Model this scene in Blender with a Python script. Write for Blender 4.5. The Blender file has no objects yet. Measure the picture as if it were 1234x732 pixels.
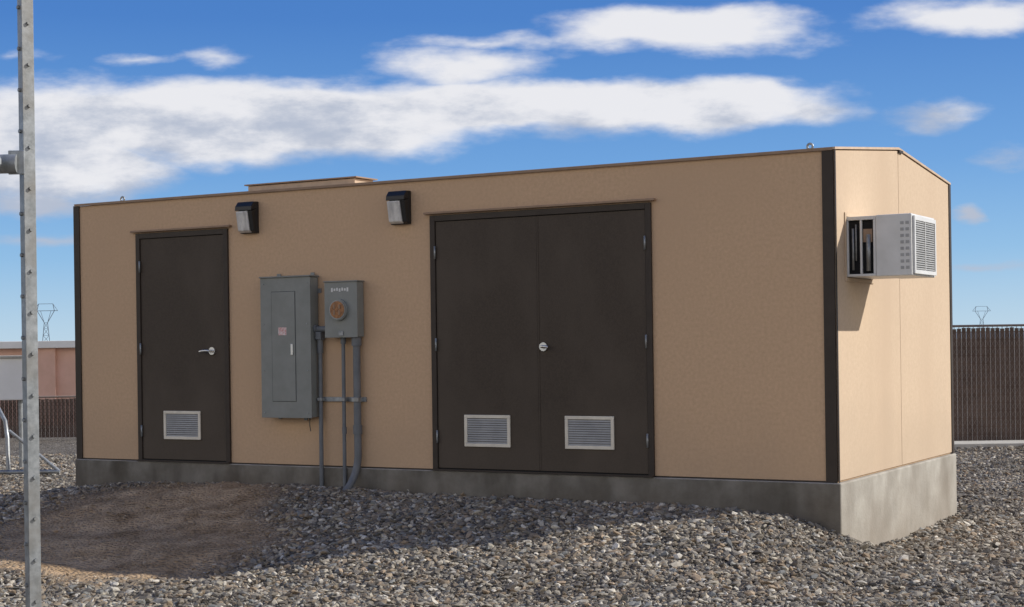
import bpy, math, random
import numpy as np
from mathutils import Vector, Matrix
random.seed(4); rng=np.random.default_rng(7)
scene=bpy.context.scene
scene.view_settings.view_transform='Standard'
scene.view_settings.look='None'
scene.view_settings.exposure=0
TH=math.radians(29.7); CT,ST=math.cos(TH),math.sin(TH)
C0=Vector((-4.301,15.82,0.57)); L=7.75; W=3.35; H=2.5; RIDGE=0.16
B=Matrix.Translation(C0)@Matrix.Rotation(-TH,4,'Z')
I4=Matrix.Identity(4)

# ------------------------------------------------------------------ materials
def nt(name):
    m=bpy.data.materials.new(name); m.use_nodes=True
    return m,m.node_tree.nodes,m.node_tree.links,m.node_tree.nodes['Principled BSDF']
def pmat(name,c1,c2=None,scale=8,rough=.7,metal=0,bump=0,bscale=120,stretch=(1,1,1),spec=.4,detail=6,c3=None,s3=2,streak=(1,1,1),lo=.35,hi=.65,base_dirt=None):
    m,N,K,P=nt(name)
    P.inputs['Roughness'].default_value=rough; P.inputs['Metallic'].default_value=metal
    P.inputs['Specular IOR Level'].default_value=spec
    tc=N.new('ShaderNodeTexCoord')
    if c2 is None: c2=tuple(x*.82 for x in c1)
    mp=N.new('ShaderNodeMapping'); mp.inputs['Scale'].default_value=stretch
    K.new(tc.outputs['Object'],mp.inputs['Vector'])
    n=N.new('ShaderNodeTexNoise'); n.inputs['Scale'].default_value=scale; n.inputs['Detail'].default_value=detail
    n.inputs['Roughness'].default_value=.62
    K.new(mp.outputs[0],n.inputs['Vector'])
    r=N.new('ShaderNodeValToRGB'); r.color_ramp.elements[0].position=lo; r.color_ramp.elements[1].position=hi
    r.color_ramp.elements[0].color=(*c2,1); r.color_ramp.elements[1].color=(*c1,1)
    K.new(n.outputs['Fac'],r.inputs[0]); col=r.outputs[0]
    if c3 is not None:
        mp2=N.new('ShaderNodeMapping'); mp2.inputs['Scale'].default_value=streak
        K.new(tc.outputs['Object'],mp2.inputs['Vector'])
        n2=N.new('ShaderNodeTexNoise'); n2.inputs['Scale'].default_value=s3; n2.inputs['Detail'].default_value=8
        K.new(mp2.outputs[0],n2.inputs['Vector'])
        r2=N.new('ShaderNodeValToRGB'); r2.color_ramp.elements[0].position=.46; r2.color_ramp.elements[1].position=.72
        r2.color_ramp.elements[0].color=(0,0,0,1); r2.color_ramp.elements[1].color=(1,1,1,1)
        K.new(n2.outputs['Fac'],r2.inputs[0])
        mx=N.new('ShaderNodeMix'); mx.data_type='RGBA'
        K.new(r2.outputs[0],mx.inputs[0]); K.new(col,mx.inputs[6]); mx.inputs[7].default_value=(*c3,1)
        col=mx.outputs[2]
    if base_dirt is not None:   # splash dirt rising from z0 to z1 (local), broken up with noise
        z0,z1,dc,amt=base_dirt
        sx=N.new('ShaderNodeSeparateXYZ'); K.new(tc.outputs['Object'],sx.inputs[0])
        n4=N.new('ShaderNodeTexNoise'); n4.inputs['Scale'].default_value=2.6; n4.inputs['Detail'].default_value=8; K.new(tc.outputs['Object'],n4.inputs['Vector'])
        ma=N.new('ShaderNodeMath'); ma.operation='MULTIPLY_ADD'; ma.inputs[1].default_value=-(z1-z0)*1.6; K.new(n4.outputs['Fac'],ma.inputs[0]); K.new(sx.outputs[2],ma.inputs[2])
        mr=N.new('ShaderNodeMapRange'); mr.inputs[1].default_value=z0-(z1-z0)*.9; mr.inputs[2].default_value=z1-(z1-z0)*.7; mr.inputs[3].default_value=amt; mr.inputs[4].default_value=0
        K.new(ma.outputs[0],mr.inputs[0])
        mx=N.new('ShaderNodeMix'); mx.data_type='RGBA'; K.new(mr.outputs[0],mx.inputs[0]); K.new(col,mx.inputs[6]); mx.inputs[7].default_value=(*dc,1); col=mx.outputs[2]
    K.new(col,P.inputs['Base Color'])
    if bump:
        nb=N.new('ShaderNodeTexNoise'); nb.inputs['Scale'].default_value=bscale; nb.inputs['Detail'].default_value=4
        K.new(tc.outputs['Object'],nb.inputs['Vector'])
        b=N.new('ShaderNodeBump'); b.inputs['Strength'].default_value=bump; b.inputs['Distance'].default_value=.004
        K.new(nb.outputs['Fac'],b.inputs['Height']); K.new(b.outputs[0],P.inputs['Normal'])
    return m
M_WALL=pmat('tan_stucco_panel',(.635,.440,.280),(.535,.365,.228),scale=38,rough=.9,bump=.45,bscale=120,spec=.15,c3=(.56,.385,.245),s3=1.0,streak=(1,1,.5),lo=.3,hi=.7,base_dirt=(0,.55,(.46,.33,.22),.45))
M_SIDE=pmat('tan_side_panel',(.58,.45,.32),(.53,.405,.285),scale=40,rough=.85,bump=.25,bscale=140,spec=.2,c3=(.51,.385,.27),s3=1.3,streak=(1,1,.2),base_dirt=(0,.6,(.42,.33,.24),.5))
M_BROWN=pmat('dark_brown_paint',(.067,.050,.036),(.052,.039,.028),scale=60,rough=.6,bump=.25,bscale=200,spec=.3,c3=(.080,.062,.046),s3=2,streak=(1,1,.5),base_dirt=(0,.6,(.105,.083,.062),.45))
M_TRIM=pmat('brown_metal_trim',(.050,.038,.029),rough=.55,spec=.3)
M_CAP=pmat('tan_metal_cap',(.33,.22,.145),rough=.6)
M_ROOF=pmat('roof_membrane',(.56,.42,.30),rough=.8)
M_CONC=pmat('foundation_concrete',(.43,.405,.355),(.31,.29,.25),scale=4,rough=.95,bump=.7,bscale=45,spec=.15,c3=(.24,.215,.18),s3=2.2,streak=(1,1,.5),base_dirt=(-.6,-.1,(.25,.21,.165),.6))  # base colour lightened for the sunlit side of the foundation
M_CONCF=pmat('weathered_shaded_concrete',(.25,.232,.20),(.155,.142,.118),scale=4,rough=.95,bump=.8,bscale=40,spec=.12,c3=(.085,.076,.062),s3=2.8,streak=(1,1,.35),base_dirt=(-.6,-.05,(.15,.12,.09),.6))  # shaded-side darkness painted into the base colour, plus dirt and streak stains
M_GREY=pmat('grey_enamel',(.245,.255,.238),(.21,.22,.203),scale=6,rough=.5,bump=.03)
M_GREYD=pmat('dark_grey_seam',(.06,.07,.07),rough=.6)
M_PVC=pmat('grey_pvc',(.17,.18,.19),(.13,.14,.15),scale=9,rough=.55)
M_GALV=pmat('galvanised_steel',(.38,.40,.41),(.23,.245,.25),scale=28,rough=.45,metal=.5,bump=.1,c3=(.25,.24,.22),s3=6)
M_CHROME=pmat('satin_chrome',(.72,.71,.68),rough=.28,metal=.9)
M_CREAM=pmat('cream_vent_frame',(.78,.72,.60),rough=.5)
M_SLAT=pmat('vent_louver',(.40,.40,.39),rough=.5)
M_BLACK=pmat('black_housing',(.018,.017,.017),rough=.4)
M_DARK=pmat('dark_void',(.012,.012,.013),rough=.9)
M_LENS=pmat('frosted_lens',(.78,.76,.72),(.50,.48,.46),scale=16,rough=.25,stretch=(1,1,.3))
M_WHITE=pmat('white_plastic',(.68,.675,.655),(.60,.595,.57),scale=5,rough=.4)
M_WHITEC=pmat('white_cabinet_paint',(.84,.83,.80),(.78,.77,.73),scale=3,rough=.5)
M_LABEL=pmat('white_label',(.75,.73,.72),(.55,.2,.18),scale=60,rough=.6)
M_COPPER=pmat('meter_socket_interior',(.46,.21,.08),(.18,.08,.03),scale=30,rough=.45)
M_SALMON=pmat('salmon_block',(.74,.47,.37),(.66,.41,.31),scale=3,rough=.9,bump=.3,bscale=30)
M_FSLAT=pmat('brown_fence_slat',(.150,.105,.083),(.10,.068,.053),scale=5,rough=.75,spec=.2)
M_WIRE=pmat('fence_wire',(.25,.20,.17),rough=.6,metal=.2)
M_FAR=pmat('haze_tinted_pylon_steel',(.22,.27,.33),rough=.8)  # distance haze painted in as a blue-grey base colour
M_CURB=pmat('pale_concrete',(.52,.50,.45),(.42,.40,.35),scale=4,rough=.9)

# ------------------------------------------------------------------ mesh helpers
def link(o): scene.collection.objects.link(o); return o
def root(name,loc,M=B):
    e=bpy.data.objects.new(name,None); e.empty_display_size=.2; link(e)
    e.matrix_world=M@Matrix.Translation(Vector(loc))
    return (e,M,e.matrix_world.copy())
def put(o,r):
    e,M,MW=r; o.parent=e; o.matrix_parent_inverse=I4; o.matrix_local=MW.inverted()@M
    return o
def mesh(name,verts,faces,mat,r=None,bevel=0,smooth=False):
    me=bpy.data.meshes.new(name); me.from_pydata([tuple(v) for v in verts],[],faces); me.update()
    me.materials.append(mat); o=bpy.data.objects.new(name,me); link(o)
    if smooth:
        for p in me.polygons: p.use_smooth=True
    if bevel:
        b=o.modifiers.new('bevel','BEVEL'); b.width=bevel; b.segments=2; b.limit_method='ANGLE'
    if r: put(o,r)
    return o
BF=[(0,3,2,1),(4,5,6,7),(0,1,5,4),(1,2,6,5),(2,3,7,6),(3,0,4,7)]
def bv(x0,x1,y0,y1,z0,z1):
    return [(x0,y0,z0),(x1,y0,z0),(x1,y1,z0),(x0,y1,z0),(x0,y0,z1),(x1,y0,z1),(x1,y1,z1),(x0,y1,z1)]
def box(name,b,mat,r,bevel=.002): return mesh(name,bv(*b),BF,mat,r,bevel)
def boxes(name,bl,mat,r,bevel=0):
    V=[];F=[]
    for b in bl:
        n=len(V); V+=bv(*b); F+=[tuple(i+n for i in f) for f in BF]
    return mesh(name,V,F,mat,r,bevel)
def prism_x(name,prof,x0,x1,mat,r,bevel=0):
    n=len(prof); V=[(x0,y,z) for y,z in prof]+[(x1,y,z) for y,z in prof]
    F=[tuple(range(n-1,-1,-1)),tuple(range(n,2*n))]+[(i,(i+1)%n,n+(i+1)%n,n+i) for i in range(n)]
    return mesh(name,V,F,mat,r,bevel)
def bars(name,lst,mat,r=None,sides=4,smooth=False):
    V=[];F=[]
    for p,q,w in lst:
        p=Vector(p);q=Vector(q);d=(q-p).normalized()
        a=d.cross(Vector((0,0,1)) if abs(d.z)<.9 else Vector((0,1,0))).normalized(); b=d.cross(a)
        n=len(V)
        for c in (p,q):
            for i in range(sides):
                t=2*math.pi*(i+.5)/sides; V.append(c+a*math.cos(t)*w+b*math.sin(t)*w)
        F+=[(n+i,n+(i+1)%sides,n+sides+(i+1)%sides,n+sides+i) for i in range(sides)]
        F+=[tuple(n+i for i in range(sides-1,-1,-1)),tuple(n+sides+i for i in range(sides))]
    return mesh(name,V,F,mat,r,0,smooth)
def tube(name,pts,rad,mat,r=None):
    cu=bpy.data.curves.new(name,'CURVE'); cu.dimensions='3D'; cu.bevel_depth=rad; cu.bevel_resolution=4; cu.use_fill_caps=True
    s=cu.splines.new('POLY'); s.points.add(len(pts)-1)
    for i,p in enumerate(pts): s.points[i].co=(*p,1)
    s.use_smooth=True
    cu.materials.append(mat); o=bpy.data.objects.new(name,cu); link(o)
    if r: put(o,r)
    return o
def cyl_y(name,x,z,y0,y1,rad,mat,r,n=28): return bars(name,[((x,y0,z),(x,y1,z),rad)],mat,r,n)

# ------------------------------------------------------------------ ground height / masks
_fr=[(rng.uniform(.6,3.2),rng.uniform(0,6.28),rng.uniform(0,6.28)) for _ in range(14)]
def wob(X,Y,s=1.0):
    t=0
    for f,a,p in _fr: t=t+np.sin((X*math.cos(a)+Y*math.sin(a))*f*s+p)/f**.6
    return t/7.0
def sm(a,b,x):
    t=np.clip((x-a)/(b-a),0,1); return t*t*(3-2*t)
def loc(X,Y):
    dx=X-C0.x; dy=Y-C0.y
    return dx*CT-dy*ST, dx*ST+dy*CT
def gz(X,Y):
    lx,ly=loc(X,Y)
    along=sm(-3.5,1.4,lx)*(1-sm(7.3,8.35,lx))
    front=np.where(ly<0,1-sm(.3,3.0,-ly),1-sm(0,.7,ly))
    near=1-sm(18,40,np.sqrt(X**2+(Y-12)**2))
    d=dirt(X,Y)
    heap=.07*np.exp(-((lx-2.2)/1.3)**2-((ly+.25)/.5)**2)
    ruts=.022*np.sin((ly+.25*wob(X,Y))*5.2)*sm(.6,1.6,-ly)
    return .345*along*front+heap+near*(.030*wob(X,Y)+.020*wob(X+9,Y-3,3.1)+.014*wob(X,Y+5,7.0)+ruts)-.03*d+.05*d*np.abs(wob(X+2,Y,5))
def dirt(X,Y):
    a=(X+3.05)/1.35; b=(Y-13.15)/1.95
    q=np.sqrt(a*a+b*b)+.24*wob(X*1.3,Y*1.3)+.14*wob(X+3,Y,4)
    return 1-sm(.62,1.12,q)

def axis(lo,hi,st,far):
    a=list(np.arange(lo,hi+1e-6,st)); s=st
    x=hi
    while x<far: s*=1.22; x+=s; a.append(x)
    s=st; x=lo
    while x>-far: s*=1.22; x-=s; a.insert(0,x)
    return np.array(a)
xs=axis(-9,12,.08,4000); ys=axis(7,26,.08,4000)
GX,GY=np.meshgrid(xs,ys); GZ=gz(GX,GY); nx,ny=len(xs),len(ys)
co=np.stack([GX,GY,GZ],-1).reshape(-1,3)
i=np.arange(ny-1)[:,None]*nx+np.arange(nx-1)[None,:]
fa=np.stack([i,i+1,i+nx+1,i+nx],-1).reshape(-1,4)
def npmesh(name,co,fa,mat,smooth=True):
    me=bpy.data.meshes.new(name); k=fa.shape[1]
    me.vertices.add(len(co)); me.vertices.foreach_set('co',co.astype(np.float32).ravel())
    me.loops.add(fa.size); me.loops.foreach_set('vertex_index',fa.astype(np.int32).ravel())
    me.polygons.add(len(fa)); me.polygons.foreach_set('loop_start',(np.arange(len(fa))*k).astype(np.int32))
    me.polygons.foreach_set('loop_total',np.full(len(fa),k,np.int32))
    me.polygons.foreach_set('use_smooth',np.full(len(fa),smooth))
    me.update(calc_edges=True); me.materials.append(mat)
    return link(bpy.data.objects.new(name,me)),me
# ground material
mg,N,K,P=nt('gravel_ground'); P.inputs['Roughness'].default_value=.95; P.inputs['Specular IOR Level'].default_value=.15
tc=N.new('ShaderNodeTexCoord')
vo=N.new('ShaderNodeTexVoronoi'); vo.inputs['Scale'].default_value=34; K.new(tc.outputs['Object'],vo.inputs['Vector'])
sp=N.new('ShaderNodeSeparateColor'); K.new(vo.outputs['Color'],sp.inputs[0])
cr=N.new('ShaderNodeValToRGB'); el=cr.color_ramp.elements
el[0].position=0; el[0].color=(.09,.078,.063,1); el[1].position=1; el[1].color=(.52,.48,.41,1)
for p_,c_ in ((.3,(.19,.165,.138)),(.6,(.28,.25,.205)),(.8,(.34,.29,.225))):
    e_=el.new(p_); e_.color=(*c_,1)
K.new(sp.outputs[0],cr.inputs[0])
dk=N.new('ShaderNodeMapRange'); dk.inputs[1].default_value=.0; dk.inputs[2].default_value=.6; dk.inputs[3].default_value=1.0; dk.inputs[4].default_value=.55
K.new(vo.outputs['Distance'],dk.inputs[0])
nz=N.new('ShaderNodeTexNoise'); nz.inputs['Scale'].default_value=1.2; nz.inputs['Detail'].default_value=8; K.new(tc.outputs['Object'],nz.inputs['Vector'])
nzr=N.new('ShaderNodeMapRange'); nzr.inputs[3].default_value=.75; nzr.inputs[4].default_value=1.2; K.new(nz.outputs['Fac'],nzr.inputs[0])
mm=N.new('ShaderNodeMath'); mm.operation='MULTIPLY'; K.new(dk.outputs[0],mm.inputs[0]); K.new(nzr.outputs[0],mm.inputs[1])
vm=N.new('ShaderNodeVectorMath'); vm.operation='SCALE'; K.new(cr.outputs[0],vm.inputs[0]); K.new(mm.outputs[0],vm.inputs['Scale'])
nd=N.new('ShaderNodeTexNoise'); nd.inputs['Scale'].default_value=3.6; nd.inputs['Detail'].default_value=12; nd.inputs['Roughness'].default_value=.72; K.new(tc.outputs['Object'],nd.inputs['Vector'])
dr=N.new('ShaderNodeValToRGB'); dr.color_ramp.elements[0].position=.36; dr.color_ramp.elements[1].position=.64
dr.color_ramp.elements[0].color=(.25,.165,.09,1); dr.color_ramp.elements[1].color=(.60,.43,.265,1); K.new(nd.outputs['Fac'],dr.inputs[0])
at=N.new('ShaderNodeAttribute'); at.attribute_name='dirt'
mx=N.new('ShaderNodeMix'); mx.data_type='RGBA'; K.new(at.outputs['Fac'],mx.inputs[0]); K.new(vm.outputs[0],mx.inputs[6]); K.new(dr.outputs[0],mx.inputs[7])
K.new(mx.outputs[2],P.inputs['Base Color'])
bp=N.new('ShaderNodeBump'); bp.inputs['Strength'].default_value=.9; bp.inputs['Distance'].default_value=.025
ad=N.new('ShaderNodeMath'); ad.operation='SUBTRACT'; K.new(nd.outputs['Fac'],ad.inputs[0]); K.new(vo.outputs['Distance'],ad.inputs[1])
K.new(ad.outputs[0],bp.inputs['Height']); K.new(bp.outputs[0],P.inputs['Normal'])
ground,gme=npmesh('ground',co,fa,mg)
a=gme.attributes.new('dirt','FLOAT','POINT'); a.data.foreach_set('value',dirt(co[:,0],co[:,1]).astype(np.float32))

# ------------------------------------------------------------------ gravel stones (one mesh)
ph=(1+5**.5)/2
ico=np.array([(-1,ph,0),(1,ph,0),(-1,-ph,0),(1,-ph,0),(0,-1,ph),(0,1,ph),(0,-1,-ph),(0,1,-ph),(ph,0,-1),(ph,0,1),(-ph,0,-1),(-ph,0,1)])/math.sqrt(1+ph*ph)
icf=np.array([(0,11,5),(0,5,1),(0,1,7),(0,7,10),(0,10,11),(1,5,9),(5,11,4),(11,10,2),(10,7,6),(7,1,8),(3,9,4),(3,4,2),(3,2,6),(3,6,8),(3,8,9),(4,9,5),(2,4,11),(6,2,10),(8,6,7),(9,8,1)])
def scatter(n,y0,y1,kx,rmin,rmax,pw=3.2):
    Y=np.sqrt(rng.uniform(y0**2,y1**2,n)); X=rng.uniform(-1,1,n)*(kx*Y+.4)
    lx,ly=loc(X,Y)
    keep=~((lx>-.02)&(lx<L+.02)&(ly>-.01)&(ly<W+.02))
    keep&=~((ly>0)&(np.abs(X/Y)<.22))
    keep&=rng.uniform(0,1,n)>dirt(X,Y)*.94
    X=X[keep];Y=Y[keep]; R=rmin+(rmax-rmin)*rng.uniform(0,1,len(X))**pw
    R=np.where(dirt(X,Y)>.5,R*.6,R)
    return X,Y,R
parts=[scatter(165000,8.6,15.5,.35,.0075,.031,3.6),scatter(60000,15.5,25,.37,.011,.031,2.6)]
X=np.concatenate([p[0] for p in parts]);Y=np.concatenate([p[1] for p in parts]);R=np.concatenate([p[2] for p in parts])
n=len(X); Z=gz(X,Y)+R*rng.uniform(-.25,.40,n)
V=ico[None]*(1+rng.normal(0,.17,(n,12,1)))
sc=np.stack([rng.uniform(.9,1.8,n),rng.uniform(.65,1.15,n),rng.uniform(.30,.70,n)],-1)
V=V*sc[:,None,:]*R[:,None,None]
tx=rng.normal(0,.36,n); c,s=np.cos(tx)[:,None],np.sin(tx)[:,None]
V=np.stack([V[...,0],V[...,1]*c-V[...,2]*s,V[...,1]*s+V[...,2]*c],-1)
ty=rng.normal(0,.36,n); c,s=np.cos(ty)[:,None],np.sin(ty)[:,None]
V=np.stack([V[...,0]*c+V[...,2]*s,V[...,1],-V[...,0]*s+V[...,2]*c],-1)
tz=rng.uniform(0,6.28,n); c,s=np.cos(tz)[:,None],np.sin(tz)[:,None]
V=np.stack([V[...,0]*c-V[...,1]*s,V[...,0]*s+V[...,1]*c,V[...,2]],-1)
V+=np.stack([X,Y,Z],-1)[:,None,:]
F=(icf[None]+(np.arange(n)*12)[:,None,None]).reshape(-1,3)
ms,N,K,P=nt('river_stone'); P.inputs['Roughness'].default_value=.85; P.inputs['Specular IOR Level'].default_value=.2
at=N.new('ShaderNodeAttribute'); at.attribute_name='stone'
tc=N.new('ShaderNodeTexCoord'); nn=N.new('ShaderNodeTexNoise'); nn.inputs['Scale'].default_value=60; nn.inputs['Detail'].default_value=3; K.new(tc.outputs['Object'],nn.inputs['Vector'])
mr=N.new('ShaderNodeMapRange'); mr.inputs[3].default_value=.65; mr.inputs[4].default_value=1.3; K.new(nn.outputs['Fac'],mr.inputs[0])
vm=N.new('ShaderNodeVectorMath'); vm.operation='SCALE'; K.new(at.outputs['Color'],vm.inputs[0]); K.new(mr.outputs[0],vm.inputs['Scale']); K.new(vm.outputs[0],P.inputs['Base Color'])
gravel,me=npmesh('gravel',V.reshape(-1,3),F,ms,False)
pal=1.12*np.array([(.21,.188,.155),(.29,.26,.21),(.16,.14,.115),(.36,.325,.26),(.24,.19,.135),(.095,.087,.079),(.47,.435,.37),(.185,.184,.172),(.27,.207,.145),(.18,.147,.11),(.13,.112,.09),(.21,.185,.15)])
patch=(1+.26*wob(X*1.5,Y*1.5))[:,None]
pc=pal[rng.integers(0,len(pal),n)]*rng.uniform(.75,1.15,(n,1))*patch
dd=dirt(X,Y)[:,None]; pc=pc*(1-.6*dd)+np.array([(.38,.28,.18)])*.6*dd
colr=np.ones((n,12,4),np.float32); colr[...,:3]=pc[:,None,:]
a=me.attributes.new('stone','FLOAT_COLOR','POINT'); a.data.foreach_set('color',colr.ravel())

# ------------------------------------------------------------------ shelter building
sh=root('equipment_shelter',(0,0,0))
prism_x('walls',[(0,0),(W,0),(W,H),(W/2,H+RIDGE),(0,H)],0,L,M_WALL,sh)
for nm,ya,yb in (('side_panel_front',.004,W/2-.004),('side_panel_back',W/2+.004,W-.03)):
    f=lambda y:(H+RIDGE*(1-abs(y-W/2)/(W/2)))-.004
    prism_x(nm,[(ya,.012),(yb,.012),(yb,f(yb)),(ya,f(ya))],L+.001,L+.012,M_SIDE,sh,.002)
box('side_joint_backing',(L+.0005,L+.003,W/2-.02,W/2+.02,.01,H+RIDGE-.012),M_CAP,sh,0)
o=.018
prism_x('roof_slab',[(-o,H+.004),(-o,H+.022),(W/2,H+RIDGE+.026),(W+o,H+.022),(W+o,H+.004),(W/2,H+RIDGE+.006)],-.015,L+.022,M_ROOF,sh)
boxes('eave_trim',[(0,L,-.022,-.0185,H-.001,H+.02)],M_CAP,sh)
boxes('front_corner_trim',[(L-.085,L+.003,-.014,-.001,.0,H+.003),(L+.0125,L+.017,-.012,.012,.0,H+.003)],M_TRIM,sh)
boxes('left_corner_trim',[(-.03,.045,-.014,-.001,.0,H+.003),(-.03,-.001,-.001,.08,.0,H+.003)],M_TRIM,sh)
boxes('rear_corner_trim',[(L+.0125,L+.02,W-.045,W+.02,.0,H+.003),(L-.06,L+.0124,W+.001,W+.02,0,H+.003)],M_TRIM,sh)
boxes('ridge_end_cap',[(L+.013,L+.03,W/2-.01,W/2+.10,H+RIDGE-.018,H+RIDGE+.003)],M_TRIM,sh)
p=.035
box('foundation',(-p+.01,L+p,-p+.006,W+p,-.95,-.002),M_CONC,sh,.012)
box('foundation_front_face',(-p+.012,L+p-.004,-p-.004,-p+.0055,-.95,-.008),M_CONCF,sh,.003)  # thin facing slab that carries the painted-in front shade
boxes('base_shadow_strip',[(0,L-.09,-.004,-.0005,.0,.010)],M_TRIM,sh)  # solid dark strip standing in for the shadow line under the wall
prism_x('roof_hatch',[(.45,H+.02),(.45,H+.125),(.75,H+.13),(.75,H+.02)],1.80,3.05,M_ROOF,sh,.006)
boxes('roof_hatch_lid',[(1.77,3.08,.43,.78,H+.1305,H+.142)],M_CAP,sh)
for i_,(sx,yy) in enumerate(((7.53,.12),(.5,.12),(7.45,W-.3))):
    z=H+.03
    tube('lifting_eye_%d'%i_,[(sx+.022*math.cos(t),yy,z+.024+.022*math.sin(t)) for t in np.linspace(0,2*math.pi,13)],.009,M_GALV,sh)
    cyl=bars('lifting_base_%d'%i_,[((sx,yy,z-.02),(sx,yy,z+.006),.03)],M_GALV,sh,12)
def vent(x0,x1,z0,z1,tag):
    y=-.012; b=.028
    boxes('vent_frame_'+tag,[(x0,x1,y-.014,y,z1-b,z1),(x0,x1,y-.014,y,z0,z0+b),(x0,x0+b,y-.014,y,z0+b,z1-b),(x1-b,x1,y-.014,y,z0+b,z1-b)],M_CREAM,sh,.003)
    box('vent_back_'+tag,(x0+b,x1-b,y-.003,y-.0005,z0+b,z1-b),M_DARK,sh,0)
    V_=[];F_=[];k=11;hh=(z1-z0-2*b)/k
    for i in range(k):
        za=z0+b+i*hh; n_=len(V_)
        V_+=[(x0+b,y-.013,za+.001),(x1-b,y-.013,za+.001),(x1-b,y-.0035,za+hh*.80),(x0+b,y-.0035,za+hh*.80),
             (x0+b,y-.0115,za-.0005),(x1-b,y-.0115,za-.0005),(x1-b,y-.0032,za+hh*.7),(x0+b,y-.0032,za+hh*.7)]
        F_+=[tuple(j+n_ for j in f) for f in BF]
    mesh('vent_louvers_'+tag,V_,F_,M_SLAT,sh)
def door(x0,x1,leaves,tag,z1=2.19):
    j=.05
    boxes('door_frame_'+tag,[(x0,x0+j,-.024,-.0005,0.0,z1),(x1-j,x1,-.024,-.0005,0.0,z1),(x0+j,x1-j,-.024,-.0005,z1-j,z1)],M_TRIM,sh,.003)
    box('door_reveal_'+tag,(x0+j,x1-j,-.0035,-.0008,.004,z1-j),M_DARK,sh,0)
    xa,xb=x0+j+.005,x1-j-.005; w=(xb-xa)/leaves
    for i in range(leaves):
        box('door_leaf_%s_%d'%(tag,i),(xa+i*w+(.003 if i else 0),xa+(i+1)*w-(.003 if i<leaves-1 else 0),-.012,-.004,.022,z1-j-.005),M_BROWN,sh,.0015)
    box('threshold_'+tag,(x0+.0,x1-.0,-.05,-.0245,-.001,.014),M_TRIM,sh,.002)
    box('drip_cap_'+tag,(x0-.05,x1+.04,-.045,-.0006,z1+.012,z1+.03),M_CAP,sh,.003)
    hs=[x0+j+.002]+([x1-j-.002] if leaves==2 else [])
    hl=[]
    for hx in hs:
        for hz in (.29,1.08,1.87): hl.append(((hx,-.028,hz-.055),(hx,-.028,hz+.055),.0085))
    bars('hinges_'+tag,hl,M_GALV,sh,10,True)
door(.792,1.928,1,'single'); door(4.163,6.251,2,'double')
vent(1.120,1.573,.215,.485,'single'); vent(4.486,4.934,.21,.48,'left_leaf'); vent(5.453,5.900,.21,.48,'right_leaf')
def lever(x,z,tag,sgn,ln=1.0):
    cyl_y('rosette_'+tag,x,z,-.028,-.0125,.036,M_CHROME,sh)
    cyl_y('spindle_'+tag,x,z,-.06,-.028,.014,M_CHROME,sh,12)
    tube('lever_'+tag,[(x,-.06,z),(x+sgn*.03*ln,-.066,z+.004),(x+sgn*.08*ln,-.066,z+.002),(x+sgn*.12*ln,-.058,z-.004)],.011,M_CHROME,sh)
lever(1.727,1.05,'single',-1); lever(5.262,1.05,'double',1,.5)
box('astragal',(5.2065,5.2215,-.0155,-.0125,.03,2.13),M_BROWN,sh,.001)

# ------------------------------------------------------------------ wall lights
def light(x0):
    r=root('wall_light',(x0,0,2.13)); x1=x0+.19; z0,z1=2.13,2.42
    box('back_housing',(x0,x1,-.045,-.001,z0,z1),M_BLACK,r,.006)
    prism_x('hood',[(-.0455,z1-.062),(-.118,z1-.085),(-.112,z1-.045),(-.075,z1-.002),(-.0455,z1-.002)],x0,x1,M_BLACK,r,.004)
    prism_x('side_cheek',[(-.0455,z0+.003),(-.075,z0+.02),(-.112,z1-.09),(-.0455,z1-.066)],x1-.045,x1-.001,M_BLACK,r,.003)
    prism_x('lens',[(-.0455,z0+.004),(-.085,z0+.024),(-.116,z1-.092),(-.0455,z1-.068)],x0+.008,x1-.05,M_LENS,r,.006)
    V_=[]
    for i in range(8):
        xx=x0+.018+i*.0162; V_.append(((xx,-.087,z0+.03),(xx,-.116,z1-.10),.0028))
    bars('lens_ribs',V_,M_LENS,r,6)
light(2.10); light(3.775)

# ------------------------------------------------------------------ breaker panel
r=root('electrical_panel',(2.409,0,.445)); x0,x1,z0,z1=2.409,2.959,.445,1.70
box('enclosure',(x0,x1,-.135,-.012,z0,z1),M_GREY,r,.004)
boxes('front_cover',[(x0-.006,x1+.006,-.1405,-.1355,z0-.006,z1+.004)],M_GREY,r,.002)
boxes('rain_lip',[(x0-.01,x1+.01,-.155,-.012,z1+.005,z1+.018)],M_GREY,r,.003)
boxes('door_seam',[(x0+.12,x1-.16,-.1416,-.1406,z0+.14,z1-.12)],M_GREYD,r)
box('inner_door',(x0+.125,x1-.165,-.146,-.1417,z0+.145,z1-.125),M_GREY,r,.002)
box('latch',(x1-.21,x1-.185,-.156,-.1462,z0+.56,z0+.66),M_CHROME,r,.003)
box('warning_label',(x0+.20,x0+.29,-.1472,-.1462,z0+.74,z0+.81),M_LABEL,r,0)
boxes('mounting_struts',[(x0-.03,x1+.03,-.0115,-.001,z0+.1,z0+.14),(x0-.03,x1+.03,-.0115,-.001,z1-.14,z1-.10)],M_GALV,r)
boxes('mounting_tabs',[(x0+.1,x0+.14,-.03,-.02,z1+.018,z1+.045),(x1-.07,x1-.03,-.03,-.02,z1+.018,z1+.045),(x1-.14,x1-.11,-.06,-.04,z0-.03,z0-.001),(x0+.12,x0+.15,-.06,-.04,z0-.02,z0-.001)],M_GREY,r)
bars('cover_screws',[((xx,-.1406,zz),(xx,-.146,zz),.006) for xx in (x0+.03,x1-.03) for zz in (z0+.04,z0+.42,z0+.84,z1-.05)],M_GALV,r,10)
tube('ground_wire',[(x1-.1,-.03,z0),(x1-.1,-.03,z0-.08),(x1-.09,-.03,z0-.13)],.004,M_GREYD,r)

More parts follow.
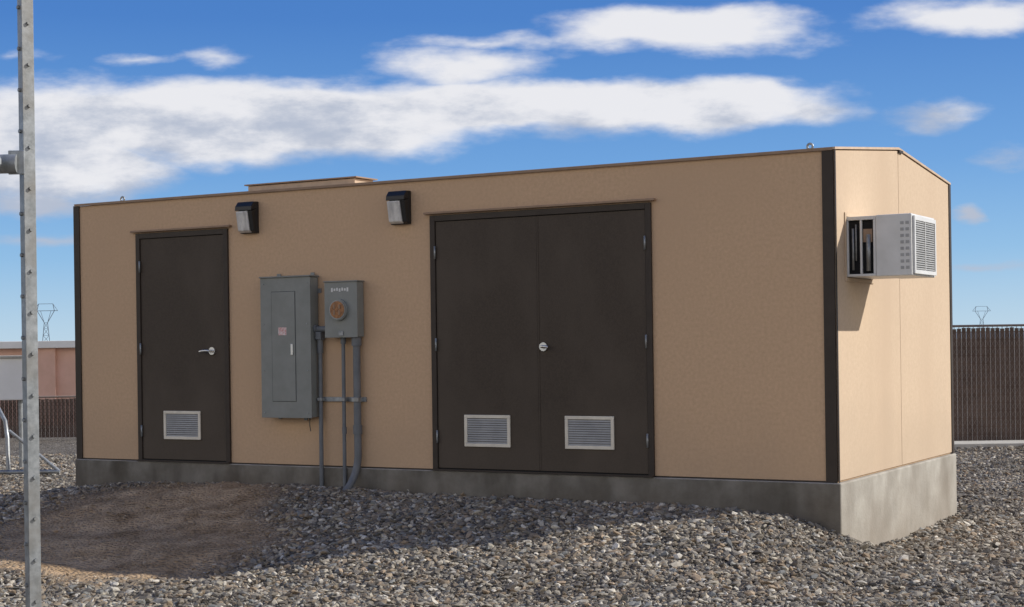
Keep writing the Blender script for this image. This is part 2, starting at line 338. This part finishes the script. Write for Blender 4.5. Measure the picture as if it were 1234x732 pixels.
# ------------------------------------------------------------------ meter
r=root('electric_meter',(3.109,0,1.16)); x0,x1,z0,z1=3.112,3.456,1.16,1.645
box('enclosure',(x0,x1,-.115,-.012,z0,z1),M_GREY,r,.005)
box('front_cover',(x0-.005,x1+.005,-.1205,-.1155,z0-.005,z1-.0),M_GREY,r,.002)
boxes('rain_lip',[(x0-.01,x1+.01,-.13,-.012,z1+.001,z1+.012)],M_GREY,r,.002)
mx_,mz=3.272,1.40
cyl_y('meter_collar',mx_,mz,-.15,-.121,.095,M_GREY,r,36)
cyl_y('sealing_ring',mx_,mz,-.158,-.1505,.086,M_GALV,r,36)
cyl_y('meter_interior',mx_,mz,-.1625,-.1585,.076,M_COPPER,r,36)
boxes('meter_jaws',[(mx_-.035,mx_-.02,-.168,-.163,mz-.045,mz-.005),(mx_+.02,mx_+.035,-.168,-.163,mz-.045,mz-.005),(mx_-.035,mx_-.02,-.168,-.163,mz+.01,mz+.045),(mx_+.02,mx_+.035,-.168,-.163,mz+.01,mz+.045)],M_CAP,r)
boxes('marking',[(x0+.07+i*.028,x0+.088+i*.028,-.1215,-.1207,z1-.085+(.008 if i%3 else 0),z1-.05-(.006 if i%2 else 0)) for i in range(7)],M_WHITE,r)
box('seal_latch',(x0+.15,x0+.2,-.13,-.1206,z0+.01,z0+.05),M_GALV,r,.003)
boxes('wall_spacer',[(x0+.05,x1-.05,-.0115,-.001,z0+.05,z1-.05)],M_GREY,r)
# ------------------------------------------------------------------ conduits
r=root('electrical_conduit',(3.0,0,0))
tube('panel_drop',[(3.003,-.05,1.08),(3.003,-.06,-.55)],.019,M_PVC,r)
tube('service_drop_small',[(3.259,-.055,1.165),(3.259,-.062,-.6)],.017,M_PVC,r)
arc=[(3.402,-.055,1.165),(3.402,-.055,.12)]
for t in np.linspace(0,.9,9): arc.append((3.402-.03*t,-.055-.40*(1-math.cos(t*1.2)),.10-.36*math.sin(t*1.2)))
arc.append((3.37,-.33,-.6))
tube('service_drop_large',arc,.033,M_PVC,r)
bars('conduit_fittings',[((3.003,-.05,1.02),(3.003,-.05,1.14),.027),((3.259,-.055,1.10),(3.259,-.055,1.16),.025),((3.402,-.055,1.08),(3.402,-.055,1.158),.044),((3.402,-.055,.30),(3.402,-.055,.38),.040),((3.259,-.055,.3),(3.259,-.055,.36),.021)],M_PVC,r,16)
bars('panel_to_meter_nipple',[((2.965,-.06,1.235),(3.111,-.06,1.235),.026),((2.962,-.06,1.235),(2.985,-.06,1.235),.04),((3.09,-.06,1.235),(3.1115,-.06,1.235),.04)],M_PVC,r,16)
boxes('junction_fitting',[(2.975,3.035,-.09,-.012,1.14,1.21)],M_PVC,r,.006)
boxes('support_strut',[(2.94,3.47,-.022,-.001,.585,.625)],M_GALV,r,.002)
boxes('pipe_clamps',[(2.977,3.029,-.076,-.022,.59,.62),(3.236,3.282,-.080,-.022,.59,.62),(3.364,3.440,-.094,-.022,.585,.625)],M_GALV,r,.004)

# ------------------------------------------------------------------ window air conditioner on gable wall
r=root('air_conditioner',(L,.24,1.553)); xa=L+.013; xm=L+.245; xb=L+.52; y0,y1,z0,z1=.24,.885,1.553,2.01
box('core',(xa,xm-.0,y0+.03,y1-.03,z0+.02,z1-.03),M_DARK,r,.003)
fl=[(xa,xm,y0,y1,z0,z0+.019),(xa,xm,y0,y1,z1-.028,z1),
    (xa,xa+.018,y0,y0+.028,z0+.0195,z1-.0285),(xm-.02,xm-.0005,y0,y0+.028,z0+.0195,z1-.0285),(xa+.108,xa+.124,y0+.002,y0+.026,z0+.0195,z1-.0285),
    (xa,xa+.018,y1-.028,y1,z0+.0195,z1-.0285),(xm-.02,xm-.0005,y1-.028,y1,z0+.0195,z1-.0285)]
boxes('sleeve_frame',fl,M_WHITE,r,.003)
bars('compressor_tubes',[((xa+.05,y0+.02,z0+.05),(xa+.05,y0+.02,z1-.09),.009),((xa+.075,y0+.015,z0+.12),(xa+.075,y0+.015,z1-.06),.006),((xa+.17,y0+.02,z0+.04),(xa+.17,y0+.02,z1-.14),.018)],M_GALV,r,10,True)
boxes('coil_edge',[(xa+.13,xa+.2,y0+.018,y0+.028,z0+.26,z0+.36)],M_CAP,r)
box('outer_cabinet',(xm,xb,y0-.004,y1+.004,z0-.004,z1+.004),M_WHITE,r,.008)
sl=[]
for cx in (xb-.085,xb-.045):
    for k in range(8): sl.append((cx,cx+.026,y0-.0062,y0-.0045,z0+.045+k*.048,z0+.068+k*.048))
boxes('side_slots',sl,M_SLAT,r)
box('grille_recess',(xb+.0005,xb+.003,y0+.05,y1-.05,z0+.04,z1-.045),M_DARK,r,0)
gl=[]
for k in range(22):
    z=z0+.046+k*.0168; gl.append((xb+.0032,xb+.012,y0+.051,y1-.051,z,z+.0105))
boxes('grille_fins',gl,M_SLAT,r)
boxes('grille_frame',[(xb+.0003,xb+.018,y0+.02,y0+.05,z0+.01,z1-.012),(xb+.0003,xb+.018,y1-.05,y1-.02,z0+.01,z1-.012),(xb+.0003,xb+.018,y0+.05,y1-.05,z0+.01,z0+.04),(xb+.0003,xb+.018,y0+.05,y1-.05,z1-.045,z1-.012),(xb+.0122,xb+.016,(y0+y1)/2-.006,(y0+y1)/2+.006,z0+.04,z1-.045)],M_WHITE,r,.003)
boxes('wall_sealing_frame',[(L+.0125,L+.022,y0-.035,y0-.005,z0-.035,z1+.035),(L+.0125,L+.022,y1+.005,y1+.035,z0-.035,z1+.035),(L+.0125,L+.022,y0-.005,y1+.005,z1+.005,z1+.035),(L+.0125,L+.022,y0-.005,y1+.005,z0-.035,z0-.005)],M_SIDE,r,.002)

# ------------------------------------------------------------------ lattice tower leg (near)
r=root('lattice_tower',(-1.815,6.0,0),I4)
def angle_leg(nm,cx,cy,rot,w=.044,t=.006,zt=9.0):
    P2=[(0,0),(w,0),(w,t),(t,t),(t,w),(0,w)]; c,s=math.cos(rot),math.sin(rot)
    P2=[(cx+a*c-b*s,cy+a*s+b*c) for a,b in P2]; n_=6
    V_=[(x,y,-.1) for x,y in P2]+[(x,y,zt) for x,y in P2]
    F_=[tuple(range(5,-1,-1)),tuple(range(6,12))]+[(i,(i+1)%6,6+(i+1)%6,6+i) for i in range(6)]
    mesh(nm,V_,F_,M_GALV,r,.001)
    bl=[]
    z=.3;k=0
    while z<6:
        if k%2: a,b,da,db=w*.55,-.0003,0,-1
        else: a,b,da,db=-.0003,w*.55,-1,0
        p0=(cx+a*c-b*s,cy+a*s+b*c,z); d=(da*c-db*s,da*s+db*c)
        bl.append((p0,(p0[0]+d[0]*.008,p0[1]+d[1]*.008,z),.0075)); z+=(.06 if k%2 else .095);k+=1
    bars(nm+'_bolts',bl,M_GALV,r,6)
cx,cy=-1.818,5.97
angle_leg('leg_1',cx,cy,math.radians(38),w=.045)
angle_leg('leg_2',-3.35,6.1,math.radians(150)); angle_leg('leg_3',-2.55,4.75,math.radians(270))
A=Vector((cx-.012,cy-.004,0));Bp=Vector((-3.35,6.1,0));Cp=Vector((-2.55,4.75,0))
hz=2.345
tube('girt_1',[(cx-.02,cy-.01,hz),(cx-.05,cy-.01,hz),(-3.34,6.08,hz)],.036,M_GALV,r)
box('girt_plate',(cx-.055,cx+.006,cy-.012,cy-.006,hz-.04,hz+.05),M_GALV,r,.004)
bars('girts',[(Bp+Vector((0,0,hz)),Cp+Vector((0,0,hz)),.03),(Cp+Vector((0,0,hz)),Vector((-1.9,5.9,hz)),.03),(A+Vector((-.03,0,5)),Bp+Vector((0,0,5)),.03),(Bp+Vector((0,0,5)),Cp+Vector((0,0,5)),.03)],M_GALV,r,10)

# ------------------------------------------------------------------ slatted chain link fences
def fence(x0,x1,y,h,pitch=.075):
    r=root('slatted_chain_link_fence',(x0,y,0),I4)
    b=[];x=x0
    while x<x1:
        b.append((x,x+pitch*.86,y+random.uniform(-.003,.003),y+.012,.04,h-.05+random.uniform(-.012,.012))); x+=pitch
    boxes('slats',b,M_FSLAT,r)
    w=[];x=x0
    while x<x1-h*.6:
        w.append(((x,y-.006,.03),(x+h*.6,y-.006,h),.0032)); w.append(((x+h*.6,y-.006,.03),(x,y-.006,h),.0032)); x+=pitch
    bars('wire_mesh',w,M_WIRE,r,4)
    w=[((x0,y+.03,h-.01),(x1,y+.03,h-.01),.018)]
    x=x0+1.2
    while x<=x1: w.append(((x,y+.04,-.1),(x,y+.04,h),.03)); x+=3.0
    bars('rails_and_posts',w,M_WIRE,r,10,True)
fence(-4,30,24.9,1.84)
fence(-14.5,-5.0,29.5,.80)
r=root('concrete_curb',(10,24.2,0),I4); box('curb',(3.5,32,23.95,24.6,-.1,.055),M_CURB,r,.01)

# ------------------------------------------------------------------ distant block building
r=root('block_building',(-13,35,0),I4)
box('walls',(-19,-8.9,35,42,-.2,1.70),M_SALMON,r,.01)
box('roof_fascia',(-19.2,-8.7,34.8,42.2,1.702,1.86),M_WHITEC,r,.01)
boxes('pilaster',[(-10.4,-10.0,34.9,34.995,-.1,1.70),(-12.9,-12.5,34.9,34.995,-.1,1.7)],M_SALMON,r)
# ------------------------------------------------------------------ utility stand with cabinet
r=root('utility_cabinet',(-7.2,22,0),I4)
box('cabinet',(-7.75,-6.74,22.0,22.35,.97,1.55),M_WHITEC,r,.01)
box('cabinet_hood',(-7.78,-6.71,21.96,22.39,1.551,1.585),M_CURB,r,.008)
bars('stand_legs',[((-7.6,22.2,-.1),(-7.6,22.2,.97),.03),((-6.85,22.2,-.1),(-6.85,22.2,.97),.03)],M_GALV,r,10)
tube('bent_pipe',[(-7.4,21.6,.98),(-7.1,21.5,.97),(-6.88,21.3,.9),(-6.72,21.1,.72),(-6.66,21.0,.5),(-6.62,20.9,-.05)],.028,M_GALV,r)
tube('ground_rail',[(-7.6,20.9,.06),(-5.95,20.9,.06)],.028,M_GALV,r)
tube('diagonal_brace',[(-6.62,20.95,.60),(-5.95,20.9,.06)],.022,M_GALV,r)

# ------------------------------------------------------------------ pylons and hills
def pylon(cx,cy,h,w):
    r=root('transmission_tower',(cx,cy,0),I4); b=[]
    def P_(a,z): return (cx+a*w,cy,z*h)
    t=.0075*h
    for s_ in (-1,1):
        b+=[(P_(.20*s_,0),P_(.07*s_,.62),t),(P_(.07*s_,.62),P_(.36*s_,.86),t),(P_(.36*s_,.86),P_(.30*s_,1),t),(P_(.07*s_,.62),P_(.22*s_,.86),t*.7),(P_(.5*s_,.86),P_(.30*s_,1),t*.7)]
    b+=[(P_(-.5,.86),P_(.5,.86),t),(P_(-.30,1),P_(.30,1),t*.8)]
    zz=[0,.2,.36,.5,.62]
    for k in range(4):
        f=lambda z:.20-(.13)*z/.62
        b+=[(P_(-f(zz[k]),zz[k]),P_(f(zz[k+1]),zz[k+1]),t*.6),(P_(f(zz[k]),zz[k]),P_(-f(zz[k+1]),zz[k+1]),t*.6),(P_(-f(zz[k+1]),zz[k+1]),P_(f(zz[k+1]),zz[k+1]),t*.6)]
    bars('lattice',b,M_FAR,r,4)
pylon(442,1500,31,17); pylon(-292,1000,31,15)
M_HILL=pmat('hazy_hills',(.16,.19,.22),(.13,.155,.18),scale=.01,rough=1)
hx=np.linspace(-2600,2600,160); top=10+9*(wob(hx*.004,hx*0)+.9)
Vh=[(x,3000,-5) for x in hx]+[(x,3150,max(2,t)) for x,t in zip(hx,top)]+[(x,3600,-5) for x in hx]
nh=len(hx); Fh=[(i,i+1,nh+i+1,nh+i) for i in range(nh-1)]+[(nh+i,nh+i+1,2*nh+i+1,2*nh+i) for i in range(nh-1)]
mesh('hills',Vh,Fh,M_HILL,None,0,True)

# ------------------------------------------------------------------ sun + sky
D=Vector((.630,.055,.42)).normalized()
sl=bpy.data.lights.new('sun','SUN'); sl.energy=5.0; sl.angle=math.radians(.5); sl.color=(1,.955,.89)
so=bpy.data.objects.new('sun',sl); link(so); so.rotation_euler=D.to_track_quat('Z','Y').to_euler(); so.location=D*30
w=bpy.data.worlds.new('World'); scene.world=w; w.use_nodes=True
N=w.node_tree.nodes; K=w.node_tree.links; N.clear()
out=N.new('ShaderNodeOutputWorld'); bg=N.new('ShaderNodeBackground'); bg.inputs['Strength'].default_value=.14; K.new(bg.outputs[0],out.inputs[0])
sky=N.new('ShaderNodeTexSky'); sky.sky_type='NISHITA'; sky.sun_disc=False
sky.sun_elevation=math.asin(D.z); sky.sun_rotation=math.atan2(D.x,D.y); sky.air_density=1.0; sky.dust_density=.3; sky.ozone_density=1.5; sky.altitude=500
def mth(op,a,b=None,c=None,clamp=False):
    n=N.new('ShaderNodeMath'); n.operation=op; n.use_clamp=clamp
    for i,v in enumerate((a,b,c)):
        if v is None: continue
        if isinstance(v,(int,float)): n.inputs[i].default_value=v
        else: K.new(v,n.inputs[i])
    return n.outputs[0]
def srange(v,a,b,smooth=True):
    n=N.new('ShaderNodeMapRange'); n.inputs[1].default_value=a; n.inputs[2].default_value=b
    if smooth: n.interpolation_type='SMOOTHSTEP'
    K.new(v,n.inputs[0]); return n.outputs[0]
def mixc(f,a,b):
    n=N.new('ShaderNodeMix'); n.data_type='RGBA'
    for i,v in ((0,f),(6,a),(7,b)):
        if isinstance(v,(int,float)): n.inputs[i].default_value=v
        elif isinstance(v,tuple): n.inputs[i].default_value=(*v,1)
        else: K.new(v,n.inputs[i])
    return n.outputs[2]
tc=N.new('ShaderNodeTexCoord'); sx=N.new('ShaderNodeSeparateXYZ'); K.new(tc.outputs['Generated'],sx.inputs[0])
gr=N.new('ShaderNodeValToRGB'); g=gr.color_ramp; S=.14
stops=[(0.0,(.46,.65,.82)),(.055,(.23,.47,.78)),(.11,(.12,.33,.71)),(.20,(.045,.190,.57)),(.5,(.03,.12,.40)),(1,(.025,.09,.32))]
g.elements[0].position=0; g.elements[1].position=1
for p_,c_ in stops[1:-1]: g.elements.new(p_)
for e_,(p_,c_) in zip(g.elements,stops): e_.position=p_; e_.color=(*c_,1)
K.new(sx.outputs[2],gr.inputs[0])
gs=N.new('ShaderNodeVectorMath'); gs.operation='SCALE'; gs.inputs['Scale'].default_value=1/S; K.new(gr.outputs[0],gs.inputs[0])
clear=mixc(.88,sky.outputs[0],gs.outputs[0])
yc=mth('MAXIMUM',sx.outputs[1],.08)
kk=mth('DIVIDE',sx.outputs[0],yc); ee=mth('DIVIDE',sx.outputs[2],yc)
def comb(a,b,c=0.0):
    n=N.new('ShaderNodeCombineXYZ')
    for i,v in enumerate((a,b,c)):
        if isinstance(v,(int,float)): n.inputs[i].default_value=v
        else: K.new(v,n.inputs[i])
    return n.outputs[0]
def fbm(vec,scale,detail=8,rough=.55):
    n=N.new('ShaderNodeTexNoise'); n.inputs['Scale'].default_value=scale; n.inputs['Detail'].default_value=detail; n.inputs['Roughness'].default_value=rough
    K.new(vec,n.inputs['Vector']); return n
base=comb(kk,mth('MULTIPLY',ee,2.6))
nw=fbm(base,11,5,.55); sw=N.new('ShaderNodeSeparateColor'); K.new(nw.outputs['Color'],sw.inputs[0])
kw=mth('ADD',kk,mth('MULTIPLY',mth('SUBTRACT',sw.outputs[0],.5),.06))
ew=mth('ADD',ee,mth('MULTIPLY',mth('SUBTRACT',sw.outputs[1],.5),.022))
n2=fbm(base,17,10,.56).outputs['Fac']
EL=[(-.19,.143,.24,.028,1.5),(.075,.149,.150,.0195,1.45),(-.03,.147,.13,.0175,1.35),(-.032,.174,.050,.018,.75),(-.02,.190,.05,.007,.6),(.1132,.195,.098,.017,1.0),(.290,.2015,.075,.014,.75),(.2686,.142,.045,.010,.55),
    (.291,.075,.012,.008,.75),(-.2886,.116,.085,.028,1.3),(-.299,.0926,.045,.009,.7),(-.2995,.071,.06,.005,.45),(-.186,.182,.026,.006,.40),(-.229,.179,.020,.004,.34),
    (.298,.0427,.04,.003,.36),(.31,.111,.03,.006,.32),(-.308,.184,.03,.006,.38),(-.42,.15,.12,.03,.9),(.45,.18,.10,.03,.8),(-.1,.33,.3,.04,.8),(.5,.06,.15,.01,.7)]
fld=None
for (a,b,rx,ry,wt) in EL:
    q1=mth('DIVIDE',mth('SUBTRACT',kw,a),rx); q2=mth('DIVIDE',mth('SUBTRACT',ew,b),ry)
    q=mth('SQRT',mth('ADD',mth('MULTIPLY',q1,q1),mth('MULTIPLY',q2,q2)))
    f=mth('MULTIPLY',mth('SUBTRACT',1.10,q),wt)
    fld=f if fld is None else mth('MAXIMUM',fld,f)
fld=mth('MINIMUM',fld,.95)
dens=mth('ADD',fld,mth('MULTIPLY',mth('SUBTRACT',n2,.5),1.2))
front=srange(sx.outputs[1],.55,.8)
cov=mth('MULTIPLY',mth('MULTIPLY',srange(dens,-.02,.62),front),.97)
n3=fbm(comb(kk,mth('MULTIPLY',ee,2.4),3.3),13,8,.6).outputs['Fac']
shd=srange(mth('ADD',n3,mth('MULTIPLY',mth('SUBTRACT',ee,.134),4.2)),.34,.60)
ccol=mixc(shd,(.47/S,.52/S,.63/S),(.84/S,.84/S,.87/S))  # cloud shading painted into the colour, greyer towards the undersides
c1=mixc(cov,clear,ccol)
# added unseen bright cloud patches behind the camera, fill light for the front wall
nb=fbm(tc.outputs['Generated'],2.6,6,.55).outputs['Fac']
fill_glow=mth('MULTIPLY',srange(nb,.36,.52),mth('SUBTRACT',1.0,srange(sx.outputs[1],.2,.55)))
fill_glow=mth('MULTIPLY',fill_glow,mth('SUBTRACT',1.0,srange(sx.outputs[2],.32,.62)))
c2=mixc(fill_glow,c1,(1.22/S,1.14/S,1.03/S))
K.new(c2,bg.inputs['Color'])

# ------------------------------------------------------------------ camera
cd=bpy.data.cameras.new('camera'); cam=bpy.data.objects.new('camera',cd); link(cam)
cd.sensor_width=36; cd.lens=1922/1234*36; cd.shift_y=49/1234; cd.clip_end=9000; cd.clip_start=.05
cam.matrix_world=Matrix.Translation((0,0,1.645))@Matrix.Rotation(math.pi/2,4,'X')@Matrix.Rotation(-.014,4,'Z')
scene.camera=cam
print('STONES',n)
